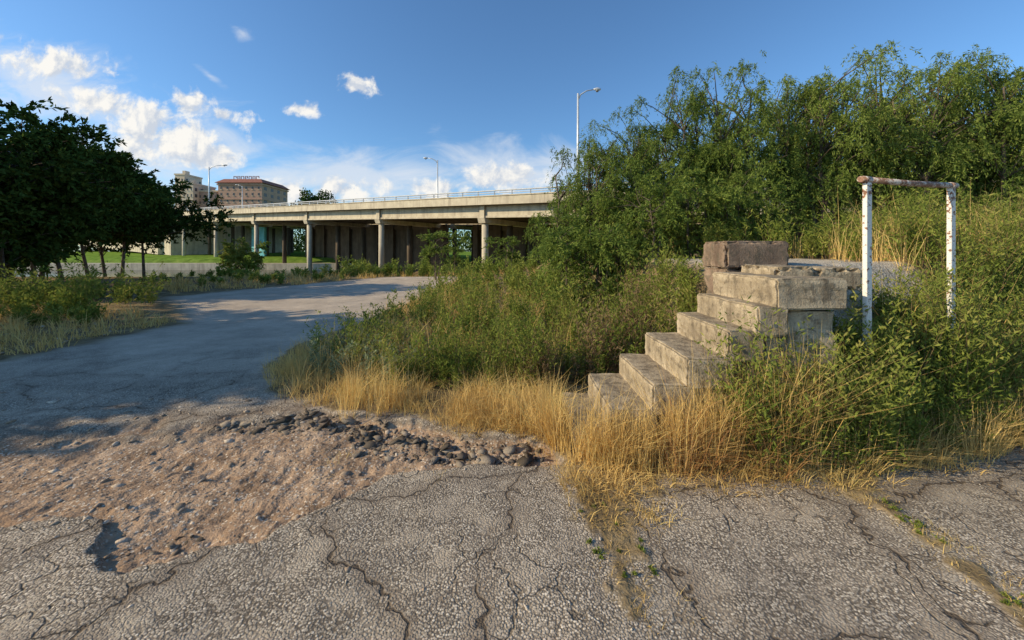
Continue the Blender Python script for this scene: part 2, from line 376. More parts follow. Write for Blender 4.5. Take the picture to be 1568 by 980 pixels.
# ------------------------------------------------------------ buildings
brick=simple_mat('brick_red',(.42,.25,.18),(.52,.33,.24),.5,.9)
cream=simple_mat('cream_stucco',(.6,.46,.33),(.74,.6,.44),.4,.9)
tile=simple_mat('roof_tile',(.24,.09,.065),(.32,.13,.09),1,.8)
glass=simple_mat('window_glass',(.06,.055,.055),(.12,.11,.11),1,.3)
def building(name,x0,x1,y0,y1,z0,z1,mw,floors,cols,top='flat'):
    E=empty(name); w=B(); w.box(x0,x1,y0,y1,z0,z1)
    if top=='hotel': w.box(x0-.4,x1+.4,y0-.4,y1+.4,z1-9,z1-8.4); w.box(x0-.5,x1+.5,y0-.5,y1+.5,z1-1.2,z1-.4)
    w.build('walls',[mw],E)
    g=B(); fr=B(); H=(z1-z0-3)/floors
    for f in range(floors):
        zz=z0+2+f*H
        for c in range(cols):
            cw=(x1-x0)/cols; xa=x0+cw*(c+.36); xb=x0+cw*(c+.64)
            g.box(xa,xb,y0-.06,y0-.01,zz+H*.3,zz+H*.72); fr.box(xa-.1,xb+.1,y0-.25,y0-.07,zz+H*.2,zz+H*.29)
        for c in range(4):
            cw=(y1-y0)/4; ya=y0+cw*(c+.3); yb=y0+cw*(c+.7)
            g.box(x1+.01,x1+.06,ya,yb,zz+H*.25,zz+H*.78); g.box(x0-.06,x0-.01,ya,yb,zz+H*.25,zz+H*.78)
    g.build('windows',[glass],E); fr.build('sills',[cream],E)
    if top=='hotel':
        r=B(); a,bq=x0-1.2,x1+1.2; c,dq=y0-1.2,y1+1.2; zt=z1+2.4
        r.hexa([(a,c,z1),(bq,c,z1),(bq,dq,z1),(a,dq,z1),(a+3,c+3,zt),(bq-3,c+3,zt),(bq-3,dq-3,zt),(a+3,dq-3,zt)]); r.build('roof',[tile],E)
        t=B()
        n=7; L=(x1-x0)*.62; xx=x0+(x1-x0)*.2
        for i in range(n):
            u=xx+L*i/n; t.box(u,u+.25,y0+5,y0+5.3,zt,zt+2.2); t.box(u+.26,u+L/n*.6,y0+5,y0+5.3,zt+1.9,zt+2.2)
            if i%2: t.box(u+.26,u+L/n*.6,y0+5,y0+5.3,zt+1.,zt+1.3)
            t.box(u+L/n*.6+.01,u+L/n*.6+.3,y0+5,y0+5.3,zt+(0 if i%3 else 1.),zt+2.2)
        t.build('roof_sign',[tile],E)
    else:
        p=B(); p.box(x0-.3,x1+.3,y0-.3,y0+.4,z1+.002,z1+.8); p.box(x0-.3,x1+.3,y1-.4,y1+.3,z1+.002,z1+.8); p.box(x0-.3,x0+.4,y0+.41,y1-.41,z1+.002,z1+.8); p.box(x1-.4,x1+.3,y0+.41,y1-.41,z1+.002,z1+.8)
        p.box(x0+(x1-x0)*.3,x0+(x1-x0)*.6,y0+3,y0+6,z1+.003,z1+3.); p.build('parapet',[cream],E)
D=210
building('brick_hotel',PX(334,D),PX(401,D),D,D+24,1,PZ(280,D),brick,10,7,'hotel')
building('cream_tower_building',PX(258,D),PX(273,D),D+4,D+16,1,PZ(268,D+4),cream,11,2)
building('brick_office_building',PX(274,D),PX(291,D),D+2,D+18,1,PZ(281,D),cream,10,3)
building('office_building',PX(292,D+6),PX(333,D+6),D+6,D+26,1,PZ(291,D),brick,9,7)
building('low_warehouse',PX(252,170),PX(285,170),170,185,1,PZ(321,170),brick,3,5)
# ------------------------------------------------------------ stairs
def conc_mat(name,a,b_,dk_,crev):
    m,nt=newmat(name); q=N(nt); g=q.n('ShaderNodeNewGeometry'); P=g.outputs['Position']
    n1=q.noise(P,4,5,.65).outputs[0]; col=q.ramp(n1,[(.3,a),(.7,b_)])
    mp=q.n('ShaderNodeMapping'); mp.inputs['Scale'].default_value=(3,3,.5); q.l(P,mp.inputs[0])
    n2=q.noise(mp.outputs[0],3.,5,.7).outputs[0]; col=q.mix(q.mr(n2,.46,.68,0,.85),col,dk_)
    n3=q.noise(P,70,3,.7).outputs[0]; col=q.mix(q.mr(n3,.5,.68,0,.55),col,crev)
    n4=q.noise(P,11,4,.7).outputs[0]; col=q.mix(q.mr(n4,.53,.6,0,.65),col,(.15,.125,.09))
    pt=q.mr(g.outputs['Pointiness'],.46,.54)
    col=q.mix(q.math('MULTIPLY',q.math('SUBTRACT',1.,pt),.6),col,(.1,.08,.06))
    h=q.math('ADD',q.math('MULTIPLY',n3,.5),n4)
    q.outd(col,q.bump(h,.95,.016)); return m
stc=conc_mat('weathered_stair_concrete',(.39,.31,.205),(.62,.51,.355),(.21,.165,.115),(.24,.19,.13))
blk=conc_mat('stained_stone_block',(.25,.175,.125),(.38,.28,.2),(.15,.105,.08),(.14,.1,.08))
def rough_box(bd,x0,x1,y0,y1,z0,z1,amp=.022,step=.035,m=0,chip=1.):
    import bmesh
    bm=bmesh.new(); bmesh.ops.create_cube(bm,size=1)
    for v in bm.verts: v.co=Vector(((x0+x1)/2+v.co.x*(x1-x0),(y0+y1)/2+v.co.y*(y1-y0),(z0+z1)/2+v.co.z*(z1-z0)))
    bmesh.ops.bevel(bm,geom=bm.edges[:],offset=.014,segments=2,affect='EDGES')
    for ax,a,bb in ((0,x0,x1),(1,y0,y1),(2,z0,z1)):
        n=max(1,int((bb-a)/step))
        for k in range(1,n):
            c=a+(bb-a)*k/n; pl=[0,0,0]; pl[ax]=c; no=[0,0,0]; no[ax]=1
            bmesh.ops.bisect_plane(bm,geom=bm.verts[:]+bm.edges[:]+bm.faces[:],plane_co=pl,plane_no=no)
    for v in bm.verts:
        c=v.co
        ex=min(c.x-x0,x1-c.x)<.022; ey=min(c.y-y0,y1-c.y)<.022; ez=min(c.z-z0,z1-c.z)<.022
        n1=float(fbm(np.array([c.x+c.z*1.7]),np.array([c.y-c.z*2.1]),7,3)[0])
        n2=float(fbm(np.array([c.x*1.3+9+c.z]),np.array([c.y+c.z*3]),13,3)[0])
        v.co.z+=n1*amp; v.co.x+=n2*amp; v.co.y+=n1*amp
        if ex+ey+ez>=2:
            k=max(0,n2*3.+.15)*.11*chip
            v.co.x+=k*(1 if c.x<(x0+x1)/2 else -1)*ex; v.co.y+=k*(1 if c.y<(y0+y1)/2 else -1)*ey; v.co.z-=k*.8*ez*(1 if c.z>(z0+z1)/2 else 0)
    base=len(bd.v); bm.verts.ensure_lookup_table()
    for k,v in enumerate(bm.verts): v.index=k; bd.v.append(tuple(v.co))
    for f in bm.faces: bd.f.append([base+v.index for v in f.verts]); bd.m.append(m); bd.sm.append(False)
    bm.free()
ST=empty('concrete_stairs'); bd=B()
YN,YF=3.1,4.1
zz=[.12,.33,.54,.75,.96,1.17,1.38]; xx=[.5,.8,1.10,1.40,1.70,1.95,2.12,2.62]
for k in range(7):
    j=(R.random(4)-.5)*.05
    rough_box(bd,xx[k]+j[0],(xx[k+1]+.06 if k<6 else 2.66),YN+j[1],YF+j[2],-.1 if k==0 else zz[k-1]-.03,zz[k]+j[3]*.3)
    if k: rough_box(bd,xx[k]+.08,2.62,YN+.05,YF-.01,-.2,zz[k-1]-.032,step=.15)
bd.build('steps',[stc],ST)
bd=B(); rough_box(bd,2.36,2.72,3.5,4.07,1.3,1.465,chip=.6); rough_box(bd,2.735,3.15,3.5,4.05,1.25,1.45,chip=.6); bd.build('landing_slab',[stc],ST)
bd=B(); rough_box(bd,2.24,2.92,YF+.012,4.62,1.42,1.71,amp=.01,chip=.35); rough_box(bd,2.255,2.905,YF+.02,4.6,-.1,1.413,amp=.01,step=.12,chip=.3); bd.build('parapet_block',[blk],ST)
# ------------------------------------------------------------ pipe frame
pm,nt=newmat('peeling_white_paint'); q=N(nt); g=q.n('ShaderNodeNewGeometry')
n1=q.noise(g.outputs['Position'],26,5,.7).outputs[0]; sx=q.n('ShaderNodeSeparateXYZ'); q.l(g.outputs['Position'],sx.inputs[0])
bias=q.mr(sx.outputs[2],1.95,2.14,.0,.1)
mk=q.mr(q.math('ADD',n1,bias),.56,.6)
rc=q.ramp(q.noise(g.outputs['Position'],60,4).outputs[0],[(.3,(.12,.05,.03)),(.6,(.32,.16,.09)),(.8,(.45,.28,.18))])
q.out(q.mix(mk,q.mix(q.noise(g.outputs['Position'],12,3).outputs[0],(.68,.64,.56),(.88,.84,.76)),rc),.7,q.bump(n1,.5,.003))
pr,nt=newmat('rusty_pipe'); q=N(nt); g=q.n('ShaderNodeNewGeometry')
n1=q.noise(g.outputs['Position'],16,5,.75).outputs[0]
q.out(q.mix(q.mr(n1,.5,.56),q.ramp(q.noise(g.outputs['Position'],50,4).outputs[0],[(.3,(.16,.08,.05)),(.7,(.36,.21,.14))]),(.62,.54,.46)),.8,q.bump(n1,.5,.003))
FR=empty('pipe_railing_frame')
x1,y1,z1=PX(1326,3.3),3.3,PZ(275,3.3); x2,y2,z2=PX(1458,3.68),3.68,PZ(284,3.68)
dx=np.array([x2-x1,y2-y1]); dx/=np.linalg.norm(dx)
def post(name,x,y,za,zb,hw):
    bd=B(); 
    ux,uy=dx*hw; vx,vy=-uy*.55,ux*.55
    c=[(x-ux-vx,y-uy-vy),(x+ux-vx,y+uy-vy),(x+ux+vx,y+uy+vy),(x-ux+vx,y-uy+vy)]
    bd.hexa([(*p,za) for p in c]+[(*p,zb) for p in c]); bd.build(name,[pm],FR,.006)
post('post_1',x1+.01,y1,.1,z1-.025,.033); post('post_2',x2-.01,y2,.3,z2-.025,.034)
bd=B(); bd.tube([(x1-dx[0]*.07,y1-dx[1]*.07,z1),((x1+x2)/2,(y1+y2)/2,(z1+z2)/2-.008),(x2+dx[0]*.05,y2+dx[1]*.05,z2)],.026,16); bd.build('top_bar',[pr],FR)
bd=B()
for (x,y,z) in ((x1,y1,z1),(x2,y2,z2)): bd.tube([(x-dx[0]*.045,y-dx[1]*.045,z-.002),(x+dx[0]*.045,y+dx[1]*.045,z-.002)],.030,16)
bd.build('collars',[pr],FR)
# ------------------------------------------------------------ vegetation generators
def unit(v): return v/np.maximum(np.linalg.norm(v,axis=-1,keepdims=True),1e-9)
def leaf_quads(P,Dv,L,W,rng):
    n=len(P); r=unit(rng.normal(size=(n,3))); w=unit(np.cross(Dv,r)); L=L[:,None];W=W[:,None]
    a=P; b=P+Dv*L*.45+w*W*.5; c=P+Dv*L; d=P+Dv*L*.45-w*W*.5
    return np.stack([a,b,c,d],1).reshape(-1,3)
def quads_idx(n): return np.arange(n*4).reshape(-1,4)
def blades(P,h,lean,w,rng):
    n=len(P); an=rng.random(n)*math.pi*2; wv=np.stack([np.cos(an),np.sin(an),0*an],1)*w[:,None]*.5
    up=np.zeros((n,3)); up[:,2]=h
    m=P+up*.55+lean*.3; t=P+up*.95+lean
    V=np.stack([P-wv,P+wv,m+wv*.75,m-wv*.75,t+wv*.12,t-wv*.12],1).reshape(-1,3)
    b=np.arange(n)[:,None]*6
    Qd=np.concatenate([b+np.array([[0,1,2,3]]),b+np.array([[3,2,4,5]])],1).reshape(-1,4)
    return V,Qd
class Veg:
    def __init__(s): s.V=[];s.Q=[];s.m=[];s.n=0
    def add(s,V,Qd,m=0):
        s.V.append(V); s.Q.append(Qd+s.n); s.m.append(np.full(len(Qd),m)); s.n+=len(V)
    def mesh(s,name,mats): return np_mesh(name,np.concatenate(s.V),np.concatenate(s.Q),mats,np.concatenate(s.m))
    def obj(s,name,mats,parent=None): return link(bpy.data.objects.new(name,s.mesh(name,mats)),parent)
def tufts(vg,C,H,nb,spread,w,m=0,rng=R,leanf=.45):
    n=len(C); C=np.repeat(C,nb,0); H=np.repeat(H,nb)*rng.uniform(.35,1.1,n*nb)
    an=rng.random(n*nb)*2*math.pi; r=np.sqrt(rng.random(n*nb))*spread
    off=np.stack([np.cos(an)*r,np.sin(an)*r,0*r],1)
    P=C+off; an2=an+rng.normal(0,.9,n*nb); la=H*leanf*rng.random(n*nb)*1.6
    lean=np.stack([np.cos(an2)*la,np.sin(an2)*la,-la*.3],1)
    V,Qd=blades(P,H,lean,w*rng.uniform(.6,1.3,n*nb),rng); vg.add(V,Qd,m)
def weeds(vg,C,H,ns,nl,L,W,spread,mleaf=0,mstem=1,rng=R,updir=.5,stemw=.006):
    n=len(C)*ns; c=np.repeat(C,ns,0); h=np.repeat(H,ns)*rng.uniform(.5,1.12,n)
    c=c+np.stack([rng.normal(0,1,n),rng.normal(0,1,n),0*h],1)*(h*.06)[:,None]
    an=rng.random(n)*2*math.pi; r=rng.random(n)*spread*h
    lean=np.stack([np.cos(an)*r,np.sin(an)*r,-.12*r],1)
    V,Qd=blades(c,h,lean,np.full(n,stemw),rng); vg.add(V,Qd,mstem)
    t=rng.uniform(.12,1.,(n,nl))
    P=c[:,None,:]+np.stack([0*t,0*t,h[:,None]*t*.97],2)+lean[:,None,:]*(t**1.6)[:,:,None]
    sub=rng.normal(size=(n,nl,3))*(h[:,None,None]*.05)*(1.15-t)[:,:,None]*1.6; sub[...,2]*=.6
    P=(P+sub).reshape(-1,3); Dv=rng.normal(size=(n*nl,3)); Dv[:,2]=np.abs(Dv[:,2])*.6+updir; Dv=unit(Dv)
    vg.add(leaf_quads(P,Dv,rng.uniform(.6,1.3,n*nl)*L,rng.uniform(.6,1.3,n*nl)*W,rng),quads_idx(n*nl),mleaf)
def scatter(poly,n,rng=R,cond=None):
    xs_=[p[0] for p in poly];ys_=[p[1] for p in poly]; out=np.zeros((0,2))
    while len(out)<n:
        p=np.stack([rng.uniform(min(xs_),max(xs_),n*3),rng.uniform(min(ys_),max(ys_),n*3)],1)
        k=sdist(poly,p[:,0],p[:,1])>0
        if cond is not None: k&=cond(p[:,0],p[:,1])
        out=np.concatenate([out,p[k]])
    p=out[:n]; return np.column_stack([p,height(p[:,0],p[:,1])-.01])
def rect(a,b_,c,d): return [(a,c),(b_,c),(b_,d),(a,d)]
U=lambda a,b_,n:a+(b_-a)*R.random(n)**1.4
offst=lambda x,y:~(((x>.42)&(x<2.75)&(y>3.04)&(y<4.66))|((x>2.4)&(x<3.25)&(y>3.45)&(y<4.66))|((x>2.4)&(x<4.4)&(y>3.9)&(y<7)))
dg=Veg()
def dry(poly,n,h0,h1,nb=26,sp=.05,w=.005,m=0,cond=offst,lf=.5):
    C=scatter(poly,n,cond=cond); tufts(dg,C,U(h0,h1,n),nb,sp,w,m,leanf=lf)
dry([(-2.8,4.5),(-1.75,3.9),(-1.0,4.0),(-.9,4.7),(-2.,5.1),(-3.3,6.2),(-3.4,5.4)],200,.12,.42,22,.08,lf=.7)
dry([(-2.9,4.6),(-1.0,3.95),(-.9,5.5),(-3.,6.4)],60,.4,.75,12,.07)
dry([(-1.75,3.85),(-1.25,3.75),(-1.1,4.2),(-1.7,4.4)],14,.4,.75,30,.09)
dry([(-1.2,3.85),(-.4,3.5),(-.3,3.9),(-1.1,4.3)],34,.08,.3,20,.08,lf=.9)
dry([(-.6,3.65),(.3,3.38),(1.0,3.4),(.95,4.6),(0,4.7),(-.6,4.3)],220,.12,.48,26,.09,lf=.95)
dry([(-.5,3.5),(.5,3.1),(.5,3.5),(-.3,3.9)],80,.05,.22,22,.09,lf=1.2)
C=scatter([(.4,3.0),(.7,2.88),(2.3,2.84),(2.3,3.04),(.5,3.06)],120); tufts(dg,C,(.27+.4*C[:,0])*R.uniform(.55,1.12,120),26,.07,.0045,0,leanf=.42)
C=scatter([(.2,3.4),(.55,3.0),(.95,2.9),(.95,3.03),(.42,3.1),(.4,3.6)],50); tufts(dg,C,R.uniform(.3,.72,50),24,.07,.0045,0,leanf=.6)
C=scatter([(1.2,2.8),(2.0,2.8),(2.0,3.0),(1.2,2.98)],20); tufts(dg,C,R.uniform(.3,.8,20),26,.09,.005,1,leanf=.75)
dry([(1.2,2.76),(2.2,2.78),(2.1,3.0),(1.2,2.98)],26,.15,.5,26,.09,lf=.9)
dry([(1.9,2.75),(3.4,2.95),(4.6,3.4),(4.6,3.8),(3.3,3.35),(1.9,2.99)],190,.12,.5,24,.07,lf=.8)
dry([(.4,2.6),(2.2,2.65),(3.6,2.95),(3.5,3.1),(2,2.95),(.4,3.0)],130,.04,.2,20,.09,lf=1.3)
dry([(3.4,2.9),(4.8,3.4),(7.0,3.9),(7,4.6),(4,3.9)],160,.2,.7,24,.07)
dry([(2.7,3.2),(3.6,3.4),(6.5,4.4),(8,6.5),(4.5,5.5)],150,.6,1.2,12,.08)
dry([(.3,2.9),(.45,2.3),(.95,2.3),(1.1,2.95),(.8,3.3)],80,.03,.13,18,.08,lf=1.4)
C=scatter(rect(.4,.78,1.7,2.5),60); tufts(dg,C,U(.015,.06,60),14,.06,.003,0,leanf=1.5)
C=scatter(rect(2.2,2.45,1.5,3.0),80); tufts(dg,C,U(.015,.08,80),14,.06,.003,0,leanf=1.5)
C=scatter(rect(-1.6,.4,2.8,4.0),40); tufts(dg,C,U(.02,.1,40),12,.05,.003,0,leanf=1.4)
dry([(-3.3,6),(-2.2,5.3),(-1,8),(-1,20),(-3,20),(-3.3,9)],300,.2,.6,18,.09,.01)
dry([(-2.5,5.5),(1.5,5),(2,9),(-2.5,12)],160,.5,1.05,12,.1,.008)
dry([(-2.5,12),(6,12),(6,26),(-2.5,26)],150,.3,.9,18,.12,.016)
dry([(-14,6.2),(-7.4,6),(-7.4,8.6),(-10,10.6),(-16,11)],420,.12,.45,18,.14,.013,lf=.8)
dry([(-13,14),(-10.8,17),(-9,22),(-7,26),(-5,34),(-16,34),(-18,18)],460,.2,.6,14,.2,.028)
dry([(-6,26),(-1,26),(1,36),(-8,36)],160,.3,.7,14,.25,.03)
dry([(4.2,6),(9,7),(9,8.5),(3,8.5)],40,.3,.6,16,.1,.01)
dg.obj('dry_grass',[M['dry'],M['reddry']])
gw=Veg(); MW=[M['weed'],M['browntwig'],M['weedgrey'],M['bankgreen']]
def green(poly,n,h0,h1,ns=9,nl=26,L=.05,W=.012,sp=.45,m=0,cond=offst,sw=.005,up=.5):
    C=scatter(poly,n,cond=cond); weeds(gw,C,U(h0,h1,n),ns,nl,L,W,sp,m,1,stemw=sw,updir=up)
green([(-2.2,4.9),(-.9,4.45),(-.2,4.6),(1.2,4.75),(1.6,5.5),(.5,7.2),(-2.6,7.2),(-3.0,5.8)],105,.3,.95,7,34,.055,.015,sp=.55)
green([(-2.6,5.0),(-1.2,4.4),(-.9,5),(-2.9,6.6)],60,.2,.5,8,28,.045,.022,m=2)
green([(-1.4,4.5),(1.1,4.3),(1.3,4.7),(-.6,5.4)],44,.35,.95,8,40,.055,.013)
green([(-1.,6.5),(2,6),(2.6,8),(1,10),(-2.4,10)],80,.6,1.35,8,34,.08,.022)
green([(-2.8,7),(-1,8),(-.5,13),(-2.9,13)],60,.3,.9,8,28,.08,.024,sp=.6)
green([(-2.5,11),(4,10),(4,20),(-2.5,20)],90,.6,1.3,8,26,.13,.042)
green([(.9,4.7),(1.7,4.7),(1.9,6),(1.2,6)],30,.8,1.5,8,28,.06,.01,m=1)
green([(1.2,4.72),(2.7,4.75),(2.6,6.5),(1.4,6.5)],46,.5,1.1,8,40,.07,.017)
green([(.2,4.4),(1.1,4.2),(1.2,4.6),(.2,4.9)],18,.4,1.0,8,24,.06,.01,m=1)
green([(1.75,2.82),(2.7,2.86),(2.7,3.04),(1.75,3.04)],32,.6,1.2,10,44,.05,.014)
green([(2.6,2.95),(3.2,3.05),(3.1,3.4),(2.7,3.3)],32,.5,1.0,10,46,.05,.014)
green([(2.7,3.3),(3.2,3.32),(3.2,3.5),(2.75,3.45)],16,.7,1.1,10,44,.05,.014)
green([(3.35,3.15),(4.6,3.6),(6.5,4.1),(6.5,5),(3.3,3.75)],105,.5,1.3,9,46,.055,.014)
green([(3.5,3.32),(4.1,3.45),(4.2,3.65),(3.5,3.5)],18,1.0,1.5,8,54,.055,.013)
green([(3.3,3.6),(4.3,3.75),(4.6,4.3),(3.7,4.1)],20,.5,.95,8,40,.05,.012)
green([(4.45,3.9),(6.5,4.4),(8.5,6),(4.6,6)],80,.5,1.2,9,40,.065,.015)
green([(4.6,6),(9,6.2),(9,8.6),(2.4,8.6),(2.4,7.1)],70,.5,1.1,8,34,.085,.02)
green([(2.1,2.78),(4.6,3.35),(6.8,3.95),(6.8,4.2),(3.2,3.25)],60,.12,.4,8,30,.035,.013)
green(rect(.42,.75,1.85,2.5),16,.01,.04,6,12,.016,.006,m=0,sp=1.4)
green(rect(2.25,2.4,1.75,2.5),14,.01,.04,6,12,.016,.006,m=0,sp=1.4)
green([(-19,8.6),(-9.6,9.2),(-10.5,11.5),(-13,13.5),(-24,14)],140,.5,1.4,8,30,.12,.036,sp=.8)
green([(-13,7.8),(-9,8.4),(-10,9.6),(-14,9.6)],44,.2,.6,8,28,.085,.026,sp=.8)
green([(-16,16),(-11,18),(-7,27),(-6,34),(-26,34)],120,.3,.7,7,20,.19,.06,m=3)
green([(-12,24),(-6,26),(-4,33),(-12,33)],50,.7,1.4,7,28,.19,.06,m=3)
green([(-6,26),(3,26),(3,38),(-8,38)],80,.7,1.6,7,26,.21,.07,m=3)
green([(-60,37),(-14,36),(-14,38.5),(-60,39)],70,.2,.7,6,22,.25,.08,m=3)
gw.obj('weeds',MW)
# --- trees
def tree_mesh(seed,H,Rr,nclump,ntwig,nleaf,LL,WW,zlow=.12,droop=.5,mat='willow',twl=.55,stems=3,gs=.85,cap=.4):
    rng=np.random.default_rng(seed); vg=Veg()
    C=[]
    k=7; lob=unit(rng.normal(size=(k,3))); lob[:,2]=np.abs(lob[:,2])*.8; la=rng.uniform(.15,.6,k)
    while len(C)<nclump:
        d=unit(rng.normal(size=3)); r=rng.random()**(cap)
        s=.66+sum(la[i]*max(0,d@lob[i])**5 for i in range(k))
        zc=(zlow+1)/2; c=np.array([d[0]*Rr*s*r,d[1]*Rr*s*r,H*(zc+d[2]*(1-zlow)/2*min(s+.1,1.02)*r)])
        C.append(c)
    C=np.array(C)
    bd=B(); base=[]
    for s in range(stems):
        a=s*2*math.pi/stems+rng.random(); sp=Rr*.25
        top=H*rng.uniform(.55,.8)
        pts=[]
        for t in np.linspace(0,1,7):
            pts.append((math.cos(a)*(.08+sp*t)+rng.normal(0,.05)*t,math.sin(a)*(.08+sp*t)+rng.normal(0,.05)*t,top*t-.2*(1-t)))
        rr=H*.015
        bd.tube(pts,[rr*(1-.8*t) for t in np.linspace(0,1,7)],8); base.append(np.array(pts))
    for c in C:
        bs=base[rng.integers(len(base))]; cand=[i for i in range(1,7) if bs[i][2]<c[2]*.85+.1] or [1]
        s=bs[cand[-1]]; mid=(s+c)/2+np.array([0,0,.12*np.linalg.norm(c-s)])
        bd.tube([s,mid*.6+s*.4+rng.normal(size=3)*.03,mid*.6+c*.4,c],[H*.004,H*.003,H*.002,H*.001],4,cap=False)
    n=nclump*ntwig
    c=np.repeat(C,ntwig,0)+rng.normal(size=(n,3))*Rr*.06
    outd=unit(c-np.array([0,0,H*.3])); d=unit(rng.normal(size=(n,3))+outd*gs); l=rng.uniform(.4,1.1,n)*twl
    t=rng.uniform(0,1,(n,nleaf))
    P=c[:,None]+d[:,None]*(l[:,None]*t)[...,None]; P[...,2]-=droop*l[:,None]*t**2
    tang=d[:,None]+0*P; tang[...,2]-=2*droop*t
    P=(P+rng.normal(size=P.shape)*.02*(H/6)).reshape(-1,3); Dv=unit(unit(tang.reshape(-1,3))+rng.normal(size=(n*nleaf,3))*.55)
    vg.add(leaf_quads(P,Dv,rng.uniform(.6,1.3,n*nleaf)*LL,rng.uniform(.7,1.3,n*nleaf)*WW,rng),quads_idx(n*nleaf),0)
    fo=vg.mesh('foliage',[M[mat]])
    tm=bpy.data.meshes.new('trunk'); tm.from_pydata(bd.v,[],bd.f); tm.materials.append(M['bark']); tm.polygons.foreach_set('use_smooth',bd.sm); tm.update()
    return fo,tm
def plant(name,tm,x,y,z,s,rot,sz=1.):
    E=empty(name); E.location=(x,y,z); E.rotation_euler=(0,0,rot); E.scale=(s,s,s*sz)
    link(bpy.data.objects.new('foliage',tm[0]),E); link(bpy.data.objects.new('trunk',tm[1]),E)
WT=[tree_mesh(10+i,6.0,1.6,112,11,25,.092,.022,.06,1.5,twl=.42,gs=.6,cap=.42) for i in range(4)]
front=[(872,9.6,215),(925,9.0,190),(975,9.3,160),(1045,9.6,102),(1125,9.2,85),(1200,9.8,112),(1262,9.2,82),(1330,9.5,72),(1400,8.8,88),(1468,9.2,78),(1535,8.6,60),(1620,8.6,64)]
for i,(px,d,ty) in enumerate(front):
    x=PX(px,d); z=float(height(x,d)); H=PZ(ty,d)-z; s=H/6.0
    plant('willow_tree',WT[i%4],x,d,z-.05,s*1.02,R.random()*6.28,1.)
for i,(px,d,ty) in enumerate([(1000,12,190),(1110,12.5,150),(1230,12.5,135),(1350,12.5,120),(1470,12.5,115),(1590,12,110)]):
    x=PX(px,d); z=float(height(x,d)); s=(PZ(ty,d)-z)/6.0
    plant('willow_tree',WT[(i+2)%4],x,d,z-.05,s,R.random()*6.28)
SH=[tree_mesh(40+i,2.2,1.0,36,10,28,.08,.02,.02,.5,twl=.35,stems=4) for i in range(2)]
for i,(px,d,h) in enumerate([(880,8.2,2.6),(1000,7.6,2.0),(1060,8,2.2),(1180,8.2,1.7),(1300,8.4,1.3),(1400,8.2,1.5),(1500,7.4,1.5),(1580,7,1.6),(930,7.9,2.4),(1130,8,2.0)]):
    x=PX(px,d); z=float(height(x,d)); plant('willow_shrub',SH[i%2],x,d,z-.05,h/2.2,R.random()*6.28)
DT=[tree_mesh(60+i,7.,2.7,105,11,22,.19,.09,.1,.25,'darkleaf',.8,2) for i in range(2)]
DH=[tree_mesh(70+i,7.,3.3,110,11,22,.22,.1,.24,.25,'darkleaf',.8,1) for i in range(2)]
for i,(px,d,ty) in enumerate([(-75,13,140),(8,14,148),(55,17,205),(-20,20,220)]):
    x=PX(px,d); z=float(height(x,d)); s=(PZ(ty,d)-z)/7.
    plant('oak_tree',DT[i%2],x,d,z-.4,s*1.04,R.random()*6.28)
for i,(px,d,ty) in enumerate([(100,22,228),(140,24,245),(185,26,255),(222,31,272),(60,28,262),(165,31,268)]):
    x=PX(px,d); z=float(height(x,d)); s=(PZ(ty,d)-z)/7.
    plant('oak_tree',DH[i%2],x,d,z-.1,s*1.03,R.random()*6.28)
for i,(x,y,h,k) in enumerate([(-13.6,3.3,6.4,0),(-15.2,4.9,7.4,1),(-17.5,3.2,8.0,0),(-12.6,5.3,5.0,1)]):
    plant('oak_tree',(DH if k else DT)[i%2],x,y,-.1,h/7.,R.random()*6.28)
LT=[tree_mesh(80,4.,1.7,50,10,26,.16,.07,.05,.3,'bankgreen',.6,3),tree_mesh(81,4.,1.5,18,8,22,.16,.06,.15,.3,'willow',.7,3)]
for (px,d,ty,k) in [(366,36,358,0),(668,22,340,1),(778,21,350,1),(695,24,368,1),(535,30,392,0),(600,28,398,0)]:
    x=PX(px,d); z=float(height(x,d)); s=(PZ(ty,d)-z)/4.
    plant('riverside_shrub',LT[k],x,d,z-.1,s,R.random()*6.28)
far=Veg(); rng=np.random.default_rng(5)
def farmass(cx,cy,w,dpt,z0,z1,n):
    P=np.stack([rng.normal(cx,w*.35,n),rng.normal(cy,dpt*.35,n),z0+(z1-z0)*rng.random(n)**.8*(.75+.5*rng.random(n))],1)
    k=max(3,int(w/3)); lob=rng.uniform(cx-w/2,cx+w/2,k)
    P[:,2]-= (z1-z0)*.25*np.abs(np.sin((P[:,0]-lob[0])*.5))
    P[:,2]=np.maximum(P[:,2],z0)
    D_=unit(rng.normal(size=(n,3))); far.add(leaf_quads(P,D_,rng.uniform(.5,1.2,n)*1.3,rng.uniform(.5,1.,n)*1.,rng),quads_idx(n),0)
c0=(PX(482,110),110); n=9000
dd=unit(rng.normal(size=(n,3))); rr_=rng.random(n)[:,None]**.4
P_=np.array([c0[0],c0[1],12.])+dd*rr_*np.array([6.8,5,PZ(288,110)-12.])*(.85+.2*np.sin(dd[:,:1]*7+dd[:,2:]*5))
far.add(leaf_quads(P_,unit(rng.normal(size=(n,3))),rng.uniform(.4,1.,n)*.9,rng.uniform(.4,1.,n)*.6,rng),quads_idx(n),0)
for px in range(-150,900,70): farmass(PX(px,150)+rng.normal()*4,150+rng.normal()*8,26,14,1,rng.uniform(8,12),1300)
far.obj('distant_trees',[leaf_mat('distant_leaves',[(.03,.055,.014),(.06,.095,.022),(.12,.16,.04)],0,.2)])
